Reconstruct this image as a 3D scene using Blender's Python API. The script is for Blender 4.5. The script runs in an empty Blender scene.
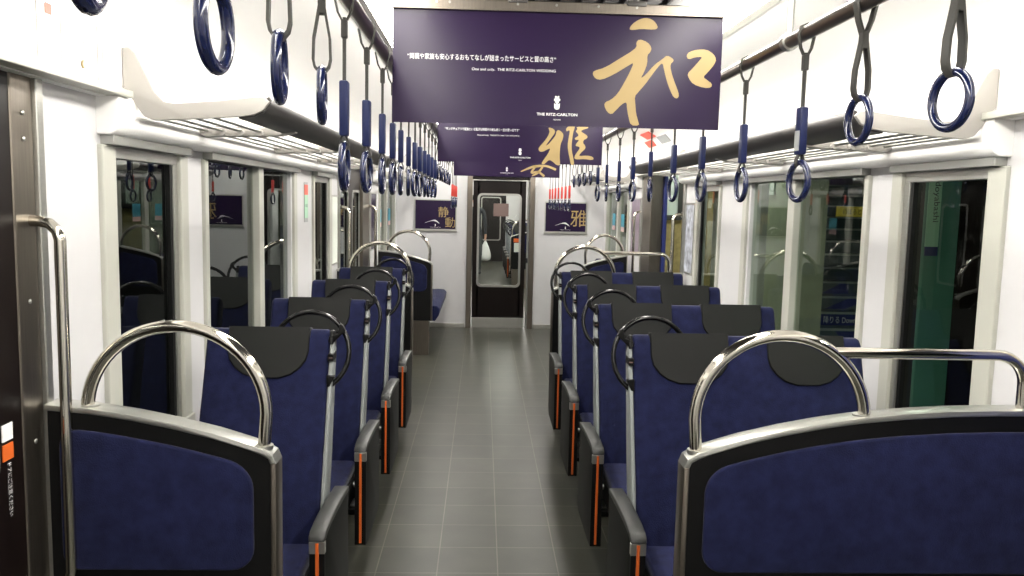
import bpy, bmesh, math, random
from mathutils import Vector, Matrix
from mathutils.geometry import delaunay_2d_cdt
random.seed(7)
C = bpy.context.scene.collection
SC = bpy.context.scene
PI = math.pi
CX = 0.2275          # centre line of the car; the camera stands left of it

# ------------------------------------------------------------------ camera
def make_camera():
    f, pitch, yaw, roll = 814.58, .10543, .03805, .02225
    fw = Vector((math.sin(yaw)*math.cos(pitch), math.cos(yaw)*math.cos(pitch), -math.sin(pitch)))
    r0 = Vector((math.cos(yaw), -math.sin(yaw), 0)); u0 = r0.cross(fw)
    r = math.cos(roll)*r0 + math.sin(roll)*u0
    u = -math.sin(roll)*r0 + math.cos(roll)*u0
    cd = bpy.data.cameras.new('camera'); cd.sensor_width = 36; cd.sensor_fit = 'HORIZONTAL'
    cd.lens = f*36/1024; cd.clip_start = .03; cd.clip_end = 200
    co = bpy.data.objects.new('camera', cd); C.objects.link(co)
    m = Matrix((r, u, -fw)).transposed().to_4x4(); m.translation = (0, 0, 1.6)
    co.matrix_world = m; SC.camera = co
make_camera()
SC.view_settings.view_transform = 'Standard'; SC.view_settings.look = 'None'
SC.view_settings.exposure = 0.0; SC.view_settings.gamma = 1.0
SC.view_settings.use_curve_mapping = False
W = bpy.data.worlds.new('night'); SC.world = W; W.use_nodes = True
W.node_tree.nodes['Background'].inputs[0].default_value = (.35, .42, .5, 1)
W.node_tree.nodes['Background'].inputs[1].default_value = .012
LIGHT_STRIP = 25.0       # ceiling tubes inside the car
STATION_LIGHT = 75.0

# ------------------------------------------------------------------ materials
def mat(name, col, rough=.5, metal=0., bump=0., bscale=60., vary=0., vscale=8., sheen=0., coat=0., spec=.5, emit=0., stretch=None):
    m = bpy.data.materials.new(name); m.use_nodes = True
    nt = m.node_tree; b = nt.nodes['Principled BSDF']
    b.inputs['Base Color'].default_value = (*col, 1); b.inputs['Roughness'].default_value = rough
    b.inputs['Metallic'].default_value = metal; b.inputs['Specular IOR Level'].default_value = spec
    if sheen: b.inputs['Sheen Weight'].default_value = sheen; b.inputs['Sheen Roughness'].default_value = .4
    if coat: b.inputs['Coat Weight'].default_value = coat
    if emit:
        b.inputs['Emission Color'].default_value = (*col, 1); b.inputs['Emission Strength'].default_value = emit
    tc = nt.nodes.new('ShaderNodeTexCoord'); src = tc.outputs['Object']
    if stretch:
        mp = nt.nodes.new('ShaderNodeMapping'); mp.inputs['Scale'].default_value = stretch
        nt.links.new(src, mp.inputs['Vector']); src = mp.outputs['Vector']
    if vary:
        n = nt.nodes.new('ShaderNodeTexNoise'); n.inputs['Scale'].default_value = vscale; n.inputs['Detail'].default_value = 5
        nt.links.new(src, n.inputs['Vector'])
        mr = nt.nodes.new('ShaderNodeMapRange'); mr.inputs[1].default_value = .3; mr.inputs[2].default_value = .7
        mr.inputs[3].default_value = 1-vary; mr.inputs[4].default_value = 1+vary
        nt.links.new(n.outputs['Fac'], mr.inputs[0])
        mx = nt.nodes.new('ShaderNodeVectorMath'); mx.operation = 'SCALE'; mx.inputs[0].default_value = col
        nt.links.new(mr.outputs[0], mx.inputs['Scale']); nt.links.new(mx.outputs[0], b.inputs['Base Color'])
    if bump:
        n2 = nt.nodes.new('ShaderNodeTexNoise'); n2.inputs['Scale'].default_value = bscale; n2.inputs['Detail'].default_value = 3
        nt.links.new(src, n2.inputs['Vector'])
        bp = nt.nodes.new('ShaderNodeBump'); bp.inputs['Strength'].default_value = bump; bp.inputs['Distance'].default_value = .002
        nt.links.new(n2.outputs['Fac'], bp.inputs['Height']); nt.links.new(bp.outputs[0], b.inputs['Normal'])
    return m

def glass(name, tint, ior=1.6, rough=0.0):
    m = bpy.data.materials.new(name); m.use_nodes = True; nt = m.node_tree; nt.nodes.clear()
    o = nt.nodes.new('ShaderNodeOutputMaterial'); mix = nt.nodes.new('ShaderNodeMixShader')
    tr = nt.nodes.new('ShaderNodeBsdfTransparent'); tr.inputs[0].default_value = (*tint, 1)
    gl = nt.nodes.new('ShaderNodeBsdfGlossy'); gl.inputs[0].default_value = (.95, 1, .98, 1); gl.inputs['Roughness'].default_value = rough
    fr = nt.nodes.new('ShaderNodeFresnel'); fr.inputs[0].default_value = ior
    ge = nt.nodes.new('ShaderNodeNewGeometry'); iv = nt.nodes.new('ShaderNodeMath'); iv.operation = 'SUBTRACT'; iv.inputs[0].default_value = 1
    mu = nt.nodes.new('ShaderNodeMath'); mu.operation = 'MULTIPLY'; nt.links.new(ge.outputs['Backfacing'], iv.inputs[1])
    nt.links.new(fr.outputs[0], mu.inputs[0]); nt.links.new(iv.outputs[0], mu.inputs[1])
    nt.links.new(mu.outputs[0], mix.inputs[0]); nt.links.new(tr.outputs[0], mix.inputs[1]); nt.links.new(gl.outputs[0], mix.inputs[2])
    nt.links.new(mix.outputs[0], o.inputs[0]); return m

def floor_mat():
    m = mat('floor_tiles', (.12, .12, .1), rough=.36, spec=.32, bump=.08, bscale=90)
    nt = m.node_tree; b = nt.nodes['Principled BSDF']
    tc = nt.nodes.new('ShaderNodeTexCoord'); mp = nt.nodes.new('ShaderNodeMapping')
    s = .2634
    mp.inputs['Location'].default_value = (-.0943/s, -3.375/s, 0); mp.inputs['Scale'].default_value = (1/s, 1/s, 1)
    nt.links.new(tc.outputs['Object'], mp.inputs['Vector'])
    br = nt.nodes.new('ShaderNodeTexBrick'); br.offset = 0; br.inputs['Scale'].default_value = 1
    br.inputs['Brick Width'].default_value = 1; br.inputs['Row Height'].default_value = 1
    br.inputs['Mortar Size'].default_value = .012; br.inputs['Mortar Smooth'].default_value = .4
    br.inputs['Color1'].default_value = (.027, .028, .021, 1); br.inputs['Color2'].default_value = (.037, .037, .028, 1)
    br.inputs['Mortar'].default_value = (.095, .09, .07, 1)
    nt.links.new(mp.outputs[0], br.inputs['Vector'])
    n = nt.nodes.new('ShaderNodeTexNoise'); n.inputs['Scale'].default_value = 5; n.inputs['Detail'].default_value = 6
    nt.links.new(tc.outputs['Object'], n.inputs['Vector'])
    mr = nt.nodes.new('ShaderNodeMapRange'); mr.inputs[1].default_value = .3; mr.inputs[2].default_value = .7; mr.inputs[3].default_value = .8; mr.inputs[4].default_value = 1.2
    nt.links.new(n.outputs['Fac'], mr.inputs[0])
    mx = nt.nodes.new('ShaderNodeVectorMath'); mx.operation = 'SCALE'
    nt.links.new(br.outputs['Color'], mx.inputs[0]); nt.links.new(mr.outputs[0], mx.inputs['Scale'])
    nt.links.new(mx.outputs[0], b.inputs['Base Color'])
    return m

M = dict(
 white=mat('wall_white', (.56, .555, .56), .38, bump=.04, bscale=120, vary=.02),
 cove=mat('ceiling_white', (.88, .87, .85), .4),
 cream=mat('frame_cream', (.42, .42, .37), .35, vary=.03),
 rackwhite=mat('rack_ivory', (.42, .40, .37), .4, bump=.05, bscale=200),
 alu=mat('aluminium', (.42, .42, .39), .3, .85, vary=.04, stretch=(1, 1, 30)),
 grey=mat('blind_box_grey', (.30, .30, .28), .4, .3),
 steel=mat('brushed_steel', (.21, .185, .155), .32, .95, bump=.03, bscale=200, vary=.08, stretch=(20, 20, 1)),
 chrome=mat('polished_chrome', (.62, .59, .52), .1, 1.),
 railm=mat('rail_metal', (.20, .165, .145), .3, .9),
 gunmetal=mat('rack_front_metal', (.06, .056, .053), .45, .3),
 blue=mat('blue_velour', (.009, .0112, .041), .9, bump=.6, bscale=260, vary=.3, vscale=26, sheen=.12, spec=.15),
 blue2=mat('blue_velour_cushion', (.012, .0145, .052), .9, bump=.6, bscale=260, vary=.3, vscale=26, sheen=.12, spec=.15),
 leather=mat('headrest_leather', (.0065, .007, .0062), .52, spec=.26, bump=.12, bscale=40, vary=.1),
 plastic=mat('seat_light_grey', (.20, .215, .21), .45),
 black=mat('black_plastic', (.003, .003, .003), .45, spec=.22, vary=.1),
 armside=mat('armrest_charcoal', (.005, .0053, .0047), .5, spec=.2, bump=.1, bscale=150),
 armcap=mat('armrest_cap_grey', (.028, .029, .027), .4, spec=.4, bump=.06, bscale=150),
 orange=mat('orange_strip', (.62, .12, .02), .35),
 hoop=mat('black_gloss_tube', (.004, .004, .0045), .16, coat=.15, spec=.4),
 ring=mat('navy_ring', (.007, .012, .055), .17, coat=.7),
 sleeve=mat('navy_sleeve', (.008, .014, .068), .4, spec=.3),
 red=mat('red_sleeve', (.62, .05, .035), .4),
 belt=mat('strap_belt', (.04, .038, .033), .6, bump=.2, bscale=300),
 floor=floor_mat(),
 door=mat('dark_door', (.006, .0035, .003), .35, spec=.2, vary=.15, vscale=3),
 purple=mat('poster_purple', (.0175, .009, .033), .22, spec=.22, vary=.05, vscale=3),
 gold=mat('poster_gold', (.32, .225, .085), .45, vary=.06),
 ink=mat('poster_white_ink', (.75, .74, .74), .5),
 black_ink=mat('black_ink', (.02, .02, .02), .6),
 dark=mat('grille_black', (.012, .012, .012), .6),
 tunnel=mat('tunnel_dark', (.012, .012, .012), .9, vary=.3),
 glass=glass('window_glass', (.78, .82, .76), 1.5),
 glass_dark=glass('window_glass_dark', (.6, .62, .6), 1.75),
 door_glass=glass('door_glass', (.9, .92, .9), 1.35),
 light=mat('light_diffuser', (1., .965, .90), .5, emit=LIGHT_STRIP),
 slight=mat('station_light', (.9, 1., .92), .5, emit=STATION_LIGHT),
 green=mat('station_green', (.06, .19, .14), .5),
 mint=mat('sign_mint', (.36, .62, .44), .5),
 navy=mat('navy_paint', (.018, .026, .13), .4),
 olive=mat('station_wall_olive', (.30, .32, .22), .6, vary=.08),
 tan=mat('station_board_tan', (.36, .27, .11), .8, vary=.22, vscale=14, bump=.2),
 paper=mat('paper', (.62, .66, .6), .6),
 stone=mat('platform_stone', (.22, .22, .2), .6, vary=.1),
 yellow=mat('yellow_sign', (.62, .46, .05), .5),
 stepgrey=mat('step_grey', (.07, .10, .10), .6),
 stepedge=mat('step_edge', (.30, .34, .30), .5),
 cyan=mat('cyan_sticker', (.05, .30, .40), .5),
 pink=mat('pink_sticker', (.6, .38, .36), .5),
 mauve=mat('mauve_poster', (.22, .17, .22), .3, vary=.3, vscale=9),
 poster_mix=mat('photo_poster', (.35, .37, .42), .35, vary=.75, vscale=16),
 brown=mat('brown_reflection_and_mark', (.13, .085, .075), .5),
 cloth=mat('dark_coat', (.02, .024, .028), .9), trouser=mat('grey_trousers', (.05, .055, .055), .9),
 skin=mat('skin', (.5, .27, .19), .6), hair=mat('dark_hair', (.01, .008, .007), .5),
 bag=mat('white_plastic_bag', (.8, .82, .8), .5, bump=.5, bscale=20),
 red_paper=mat('red_notice', (.8, .12, .08), .5), grey_paper=mat('grey_notice', (.35, .36, .36), .5),
 brass=mat('lock_brass', (.32, .25, .14), .35, .9),
)

# ------------------------------------------------------------------ mesh building
SPLIT = {'end_cap', 'hoop_collar', 'flange', 'handle_clip', 'screws', 'rivets', 'hook', 'gasket', 'corner_cap', 'hanger'}
class MB:
    def __init__(s): s.bm = bmesh.new()
    def box(s, x0, x1, y0, y1, z0, z1, bev=0., seg=2, rot=None):
        r = bmesh.ops.create_cube(s.bm, size=1); vs = r['verts']
        sx, sy, sz = abs(x1-x0), abs(y1-y0), abs(z1-z0)
        for v in vs: v.co = Vector(((v.co.x)*sx, v.co.y*sy, v.co.z*sz))
        if bev:
            es = list({e for v in vs for e in v.link_edges})
            rb = bmesh.ops.bevel(s.bm, geom=es, offset=min(bev, sx*.49, sy*.49, sz*.49), segments=seg, affect='EDGES', profile=.5)
            vs = list({v for f in rb['faces'] for v in f.verts} | {v for v in vs if v.is_valid})
        c = Vector(((x0+x1)/2, (y0+y1)/2, (z0+z1)/2))
        for v in vs:
            if rot is not None: v.co = rot @ v.co
            v.co += c
        return s
    def prism(s, pts, axis, a, b, bev=0., seg=2):
        """extrude the 2D outline pts along axis from a to b"""
        def P(p, t):
            if axis == 'X': return Vector((t, p[0], p[1]))
            if axis == 'Y': return Vector((p[0], t, p[1]))
            return Vector((p[0], p[1], t))
        v0 = [s.bm.verts.new(P(p, a)) for p in pts]; v1 = [s.bm.verts.new(P(p, b)) for p in pts]
        fs = [s.bm.faces.new(v0), s.bm.faces.new(list(reversed(v1)))]
        n = len(pts)
        for i in range(n):
            j = (i+1) % n; fs.append(s.bm.faces.new((v0[j], v0[i], v1[i], v1[j])))
        bmesh.ops.recalc_face_normals(s.bm, faces=fs)
        if bev:
            es = [e for f in fs[:2] for e in f.edges]
            bmesh.ops.bevel(s.bm, geom=es, offset=bev, segments=seg, affect='EDGES', profile=.5, clamp_overlap=True)
        return s
    def tube(s, pts, r, n=10, cap=True, closed=False, flat=None):
        """swept tube; r a number or list; flat=(a,b,updir) makes an a x b rectangular-ish section"""
        pts = [Vector(p) for p in pts]; N = len(pts)
        rs = r if isinstance(r, (list, tuple)) else [r]*N
        rings = []; up = None
        for i, p in enumerate(pts):
            if closed: t = (pts[(i+1) % N]-pts[i-1]).normalized()
            else: t = (pts[min(i+1, N-1)]-pts[max(i-1, 0)]).normalized()
            if up is None:
                up = Vector((0, 0, 1)) if abs(t.z) < .9 else Vector((1, 0, 0))
                if flat: up = Vector(flat[2])
            up = (up - t*up.dot(t)).normalized(); si = t.cross(up)
            ring = []
            for k in range(n):
                a = 2*PI*k/n + (PI/n if flat else 0)
                if flat: off = up*(flat[0]*math.cos(a)) + si*(flat[1]*math.sin(a))
                else: off = (up*math.cos(a)+si*math.sin(a))*rs[i]
                ring.append(s.bm.verts.new(p+off))
            rings.append(ring)
        m = N if closed else N-1
        for i in range(m):
            A, B = rings[i], rings[(i+1) % N]
            for k in range(n):
                l = (k+1) % n; s.bm.faces.new((A[k], B[k], B[l], A[l]))
        if cap and not closed:
            s.bm.faces.new(rings[0]); s.bm.faces.new(list(reversed(rings[-1])))
        return s
    def cyl(s, p0, p1, r, n=16): return s.tube([p0, p1], r, n)
    def ball(s, c, r, sc=(1, 1, 1), n=12):
        rr = bmesh.ops.create_uvsphere(s.bm, u_segments=n, v_segments=n//2+2, radius=r)
        for v in rr['verts']: v.co = Vector((v.co.x*sc[0], v.co.y*sc[1], v.co.z*sc[2])) + Vector(c)
        return s
    def build(s, name, m, parent=None, smooth=35, loc=None):
        if name in SPLIT:               # each loose piece becomes an object of its own
            s.bm.verts.index_update(); left = set(s.bm.verts); isl = []
            while left:
                st = [left.pop()]; g = set(st)
                while st:
                    for e in st.pop().link_edges:
                        for v in e.verts:
                            if v not in g: g.add(v); st.append(v)
                left -= g; isl.append({v.index for v in g})
            if len(isl) > 1:
                o = None
                for g in isl:
                    q = MB(); q.bm.free(); q.bm = s.bm.copy(); q.bm.verts.index_update()
                    bmesh.ops.delete(q.bm, geom=[v for v in q.bm.verts if v.index not in g], context='VERTS')
                    o = q._build(name, m, parent, smooth, loc)
                s.bm.free(); return o
        return s._build(name, m, parent, smooth, loc)
    def _build(s, name, m, parent=None, smooth=35, loc=None):
        bm = s.bm; bmesh.ops.recalc_face_normals(bm, faces=bm.faces)
        me = bpy.data.meshes.new(name); bm.to_mesh(me); bm.free()
        me.materials.append(M[m] if isinstance(m, str) else m)
        if smooth:
            me.shade_smooth(); me.set_sharp_from_angle(angle=math.radians(smooth))
        o = bpy.data.objects.new(name, me); C.objects.link(o)
        if loc is not None: o.location = loc
        if parent is not None: o.parent = parent
        return o

def tag(o, label, cat=None, group=None):
    o['label'] = label
    if cat: o['category'] = cat
    if group: o['group'] = group
    return o
def thing(name, label, cat, loc=(0, 0, 0), group=None):
    o = bpy.data.objects.new(name, None); C.objects.link(o); o.location = loc; o.empty_display_size = .1
    return tag(o, label, cat, group)
def struct(o): o['kind'] = 'structure'; return o
def copy_tree(o, parent=None):
    c = o.copy(); C.objects.link(c)
    if parent is not None: c.parent = parent
    for ch in list(o.children): copy_tree(ch, c)
    return c
def text(name, s, size_w, m, parent, loc, rot=(PI/2, 0, 0), height=None, align='CENTER', bold=0., spacing=1.):
    cu = bpy.data.curves.new(name, 'FONT'); cu.body = s; cu.size = .1; cu.extrude = .0; cu.offset = bold
    cu.align_x = align; cu.align_y = 'CENTER'; cu.resolution_u = 3; cu.space_character = spacing
    o = bpy.data.objects.new(name, cu); C.objects.link(o)
    bpy.context.view_layer.update()
    dg = bpy.context.evaluated_depsgraph_get()
    me = bpy.data.meshes.new_from_object(o.evaluated_get(dg)); me.name = name
    bpy.data.objects.remove(o); bpy.data.curves.remove(cu)
    if len(me.vertices):
        xs = [v.co.x for v in me.vertices]; ys = [v.co.y for v in me.vertices]
        w = max(xs)-min(xs); h = max(ys)-min(ys); cx = (max(xs)+min(xs))/2; cy = (max(ys)+min(ys))/2
        sx = size_w/w; sy = height/h if height else sx
        for v in me.vertices: v.co = Vector(((v.co.x-cx)*sx, (v.co.y-cy)*sy, 0))
    me.materials.clear(); me.materials.append(M[m])
    ob = bpy.data.objects.new(name, me); C.objects.link(ob); ob.parent = parent
    ob.location = loc; ob.rotation_euler = rot
    return ob
def arc(c, r, a0, a1, n, plane='XZ', rz=None):
    out = []; rz = rz or r
    for i in range(n+1):
        a = math.radians(a0+(a1-a0)*i/n)
        if plane == 'XZ': out.append((c[0]+r*math.cos(a), c[1], c[2]+rz*math.sin(a)))
        elif plane == 'YZ': out.append((c[0], c[1]+r*math.cos(a), c[2]+rz*math.sin(a)))
        else: out.append((c[0]+r*math.cos(a), c[1]+rz*math.sin(a), c[2]))
    return out
def rrect(x0, x1, z0, z1, r, n=5):
    """rounded rectangle outline; r a number or four radii (bl, br, tr, tl)"""
    R = r if isinstance(r, (list, tuple)) else [r]*4; out = []
    for (cx, cz, a0, q) in ((x0, z0, 180, 0), (x1, z0, 270, 1), (x1, z1, 0, 2), (x0, z1, 90, 3)):
        rr = R[q]; ox = cx+rr if q in (0, 3) else cx-rr; oz = cz+rr if q in (0, 1) else cz-rr
        for i in range(n+1):
            a = math.radians(a0+90*i/n); out.append((ox+rr*math.cos(a), oz+rr*math.sin(a)))
    return out
def frame(mb, u0, u1, z0, z1, w, r, axis, a, b, n=6):
    """ring-shaped frame (outer rounded rect minus inner) extruded along axis"""
    o = rrect(u0, u1, z0, z1, r+w*.6, n); i = rrect(u0+w, u1-w, z0+w, z1-w, r, n)
    def P(p, t): return Vector((t, p[0], p[1])) if axis == 'X' else Vector((p[0], t, p[1]))
    L = []
    for t in (a, b):
        L.append(([mb.bm.verts.new(P(p, t)) for p in o], [mb.bm.verts.new(P(p, t)) for p in i]))
    k = len(o)
    for j in range(k):
        l = (j+1) % k
        (o0, i0), (o1, i1) = L
        mb.bm.faces.new((o0[j], o0[l], i0[l], i0[j])); mb.bm.faces.new((o1[j], i1[j], i1[l], o1[l]))
        mb.bm.faces.new((o0[j], o1[j], o1[l], o0[l])); mb.bm.faces.new((i0[j], i0[l], i1[l], i1[j]))
    return mb
# ------------------------------------------------------------------ the car body
Y0, Y1 = -1.6, 10.25
def X(side, off): return CX + side*off
def sbox(mb, side, o0, o1, y0, y1, z0, z1, bev=0.):
    a, b = X(side, o0), X(side, o1)
    return mb.box(min(a, b), max(a, b), y0, y1, z0, z1, bev)
struct(MB().box(X(-1, 1.42), X(1, 1.42), Y0, Y1+.35, -.06, 0).build('floor', 'floor', smooth=0))
ZS, ZH = .80, 1.735
for side, nm in ((-1, 'left'), (1, 'right')):
    w = MB()
    def wb(y0, y1, z0, z1, o0=1.30, o1=1.36): sbox(w, side, o0, o1, y0, y1, z0, z1)
    wb(Y0, .60, 0, 2.3)
    for a, b in ((2.0, 6.10), (7.75, Y1)): wb(a, b, 0, ZS)
    for a, b in ((2.0, 6.10), (7.75, Y1)): wb(a, b, ZH, 2.3)
    wb(.60, 2.0, 1.885, 2.3); wb(6.10, 7.75, 1.885, 2.3)
    for a, b in ((2.0, 2.40), (2.98, 3.20), (4.62, 5.20), (5.74, 6.10), (7.75, 8.50), (9.95, Y1)): wb(a, b, ZS, ZH)
    struct(w.build('wall_'+nm, 'white', smooth=0))
    # upper panel and cove curving into the ceiling
    prof = [(1.27, 1.865), (1.27, 2.04), (1.245, 2.10), (1.19, 2.16), (1.10, 2.21), (.98, 2.245), (.84, 2.262), (.70, 2.27)]
    outer = [(.70, 2.30), (1.32, 2.30), (1.32, 1.865)]
    struct(MB().prism([(X(side, a), b) for a, b in prof+outer], 'Y', Y0, Y1).build('trim_cove', 'cove', smooth=60))
    # access panel seams on the upper wall
    sm = MB()
    for y in (1.05, 1.98, 2.28, 3.2, 4.1, 5.0, 5.9, 6.9, 7.9, 9.0):
        sbox(sm, side, 1.267, 1.275, y, y+.003, 1.90, 2.05)
    struct(sm.build('trim_panel_seam', 'rackwhite', smooth=0))
    # rounded window cover box under the rack
    for a, b in ((2.33, 6.12), (7.80, Y1)):
        cp = [(1.31, 1.762), (1.262, 1.762), (1.245, 1.772), (1.236, 1.79), (1.234, 1.85), (1.24, 1.868), (1.31, 1.868)]
        struct(MB().prism([(X(side, p), q) for p, q in cp], 'Y', a, b, bev=.004).build('trim_window_cover', 'cove', smooth=50))
    # lip over the door zones
    for a, b in ((Y0, 2.40), (6.05, 7.9)):
        struct(sbox(MB(), side, 1.225, 1.305, a, b, 1.868, 1.889, .003).build('trim_door_lip', 'cream', smooth=0))
    # windows
    def window(name, y0, y1, lm, rm, mull=None, gl='glass', inner=False):
        fr = MB()
        sbox(fr, side, 1.285, 1.34, y0, y0+lm, ZS-.03, 1.735, .004)
        sbox(fr, side, 1.285, 1.34, y1-rm, y1, ZS-.03, 1.735, .004)
        sbox(fr, side, 1.275, 1.34, y0+.0, y1, ZS-.05, ZS, .004)
        o = struct(fr.build(name, 'cream', smooth=0))
        bb = MB(); sbox(bb, side, 1.262, 1.34, y0+.02, y1-.02, 1.735, 1.763, .003); bb.build('blind_box', 'grey', o, 0)
        if inner:
            sf = MB(); sbox(sf, side, 1.298, 1.33, y0+lm, y1-rm, 1.700, 1.735, .002)
            sbox(sf, side, 1.298, 1.33, y0+lm, y0+lm+.02, ZS, 1.70, .002); sbox(sf, side, 1.298, 1.33, y1-rm-.035, y1-rm, ZS, 1.70, .002)
            sf.build('sash', 'alu', o, 0)
            gk = MB(); sbox(gk, side, 1.304, 1.32, y1-rm-.055, y1-rm-.033, ZS, 1.70); gk.build('gasket', 'black', o, 0)
        if mull:
            for (a, b) in mull:
                mm = MB(); sbox(mm, side, 1.288, 1.33, a, a+(b-a)*.45, ZS, 1.737, .004); sbox(mm, side, 1.293, 1.33, a+(b-a)*.45, b, ZS, 1.735, .003)
                mm.build('mullion', 'cream', o, 0)
        g = MB(); sbox(g, side, 1.318, 1.322, y0+lm*.5, y1-rm*.5, ZS-.01, 1.735); g.build('pane', gl, o, 0)
        return o
    G = 'glass_dark' if side < 0 else 'glass'
    k = 0 if side < 0 else 5
    window('window_%d' % (k+1), 2.33, 2.99, .085, .07, None, G, True)
    window('window_%d' % (k+2), 3.17, 4.72, .04, .07, [(3.935, 4.035)], G)
    window('window_%d' % (k+3), 5.18, 5.79, .04, .07, None, G, True)
    window('window_%d' % (k+4), 8.47, 9.98, .05, .06, [(9.1, 9.22)], G)
    # door pillars: stainless jambs with a lighter edge strip
    for (a, b, ed) in ((1.91, 2.0, 2.0), (6.12, 6.20, 6.10), (7.36, 7.76, 7.74), (.55, .62, .60)):
        j = MB(); sbox(j, side, 1.296, 1.40, a, b, 0, 1.868, .004)
        jo = struct(j.build('trim_door_jamb', 'steel', smooth=0))
        e = MB(); sbox(e, side, 1.285, 1.30, ed, ed+.03, 0, 1.868, .003); e.build('edge_strip', 'alu', jo, 0)
        if a == 1.91:
            bo = MB()
            for z in (1.78, 1.72, 1.34, 1.0, .62, .3):
                sc_ = X(side, 1.294); bo.ball((sc_, 1.955, z), .006, (.5, 1, 1), 8)
            bo.build('screws', 'alu', jo)

# ceiling and its centre air grille
struct(MB().box(X(-1, 1.3), X(1, 1.3), Y0, Y1, 2.30, 2.34).build('ceiling', 'cove', smooth=0))
cg = MB()
for sgn in (-1, 1):
    for o in (.02, .09, .16, .23, .30):
        cg.box(X(sgn, o), X(sgn, o)+sgn*.045, Y0, Y1, 2.262, 2.275)
struct(cg.build('trim_air_grille_slats', 'gunmetal', smooth=0))
struct(MB().box(X(-1, .42), X(1, .42), Y0, Y1, 2.285, 2.30).build('trim_air_duct', 'dark', smooth=0))
for sgn in (-1, 1):
    a = sorted((X(sgn, .37), X(sgn, .445)))
    struct(MB().box(a[0], a[1], Y0, Y1, 2.255, 2.285, .004).build('trim_light_inner', 'gunmetal', smooth=0))
    a = sorted((X(sgn, .62), X(sgn, .66)))
    struct(MB().box(a[0], a[1], Y0, Y1, 2.258, 2.275, .003).build('trim_light_outer', 'gunmetal', smooth=0))
    a = sorted((X(sgn, .66), X(sgn, .72)))
    struct(MB().box(a[0], a[1], Y0, Y1, 2.261, 2.275, .003).build('trim_light_edge', 'cream', smooth=0))
    y = Y0+.05; i = 0
    while y < Y1-.3:
        L = 1.24
        if y+L > Y1: L = Y1-y-.03
        lt = thing('ceiling_light', 'white ceiling light over the %s seats, %s from the near end' % ('single' if sgn < 0 else 'double', ('first', 'second', 'third', 'fourth', 'fifth', 'sixth', 'seventh', 'eighth', 'ninth', 'tenth')[i]), 'ceiling light', (X(sgn, .535), y+L/2, 2.245), 'ceiling light strips')
        MB().prism([(-.072, .024), (-.075, -.01), (-.066, -.04), (-.04, -.06), (0, -.066), (.04, -.06), (.066, -.04), (.075, -.01), (.072, .024)], 'Y', -L/2, L/2).build('diffuser', 'light', lt, 60)
        e = MB(); e.box(-.078, .078, -L/2-.012, -L/2, -.066, .026, .003); e.box(-.078, .078, L/2, L/2+.012, -.066, .026, .003)
        e.build('end_cap', 'cream', lt, 0)
        y += L+.03; i += 1

# end walls
def end_wall(name, y, yb):
    w = MB()
    w.box(X(-1, 1.36), CX-.40, y, yb, 0, 2.3); w.box(CX+.40, X(1, 1.36), y, yb, 0, 2.3); w.box(CX-.40, CX+.40, y, yb, 1.90, 2.3)
    return struct(w.build(name, 'white', smooth=0))
end_wall('wall_far', Y1, Y1+.06)
struct(MB().box(X(-1, 1.36), X(1, 1.36), Y0-.05, Y0, 0, 2.3).build('wall_near', 'white', smooth=0))
for s_, (a, b) in (('left', (X(-1, 1.30), CX-.43)), ('right', (CX+.43, X(1, 1.3)))):
    struct(MB().box(a, b, Y1-.012, Y1, 0, .055, .003).build('baseboard_'+s_, 'alu', smooth=0))
# steel door surround
fs = MB(); fs.box(CX-.42, CX-.355, Y1-.03, Y1+.1, 0, 1.93, .004); fs.box(CX+.36, CX+.425, Y1-.03, Y1+.1, 0, 1.93, .004)
struct(fs.build('trim_door_surround', 'steel', smooth=0))
struct(MB().box(CX-.355, CX+.36, Y1+.0, Y1+.08, 1.86, 1.93, .003).build('trim_door_header', 'door', smooth=0))
hd = struct(MB().box(CX-.355, CX+.36, Y1-.02, Y1+.0, 1.855, 1.868, .002).build('trim_header_strip', 'alu', smooth=0))
# end door: leaf with a rounded window
DX0, DX1, DY = CX-.345, CX+.315, Y1+.02
def door_leaf():
    m = MB()
    z0, z1 = .52, 1.70; a, b = DX0+.055, DX1-.055
    m.box(DX0, a+.02, DY, DY+.035, .0, 1.86); m.box(b-.02, DX1, DY, DY+.035, .0, 1.86)
    m.box(a, b, DY, DY+.035, .0, z0+.02); m.box(a, b, DY, DY+.035, z1-.02, 1.86)
    d = struct(m.build('door_1', 'door', smooth=0))
    frame(MB(), a-.002, b+.002, z0, z1, .026, .045, 'Y', DY-.012, DY+.006).build('window_frame', 'alu', d, 40)
    MB().box(a+.01, b-.01, DY+.015, DY+.019, z0+.01, z1-.01).build('pane', 'door_glass', d, 0)
    MB().box(DX0, DX1, DY-.004, DY, 0.0, .13, .002).build('kick_plate', 'alu', d, 0)
    MB().box(DX1+.018, DX1+.030, DY-.02, DY, .0, 1.86, .002).build('door_edge_strip', 'alu', d, 0)
    h = MB(); h.cyl((DX1+.024, DY-.045, .84), (DX1+.024, DY-.045, .90), .011); h.cyl((DX1+.024, DY-.045, .87), (DX1+.024, DY-.01, .87), .008)
    h.build('door_handle', 'chrome', d)
    return d
door_leaf()
tag(MB().box(CX-.09, CX+.10, DY+.006, DY+.008, 1.415, 1.575).build('door_patch', 'brown', smooth=0), 'small brown patch for a reflection in the end door window', 'notice')  # added brown patch standing in for a reflection in the door glass

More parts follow.
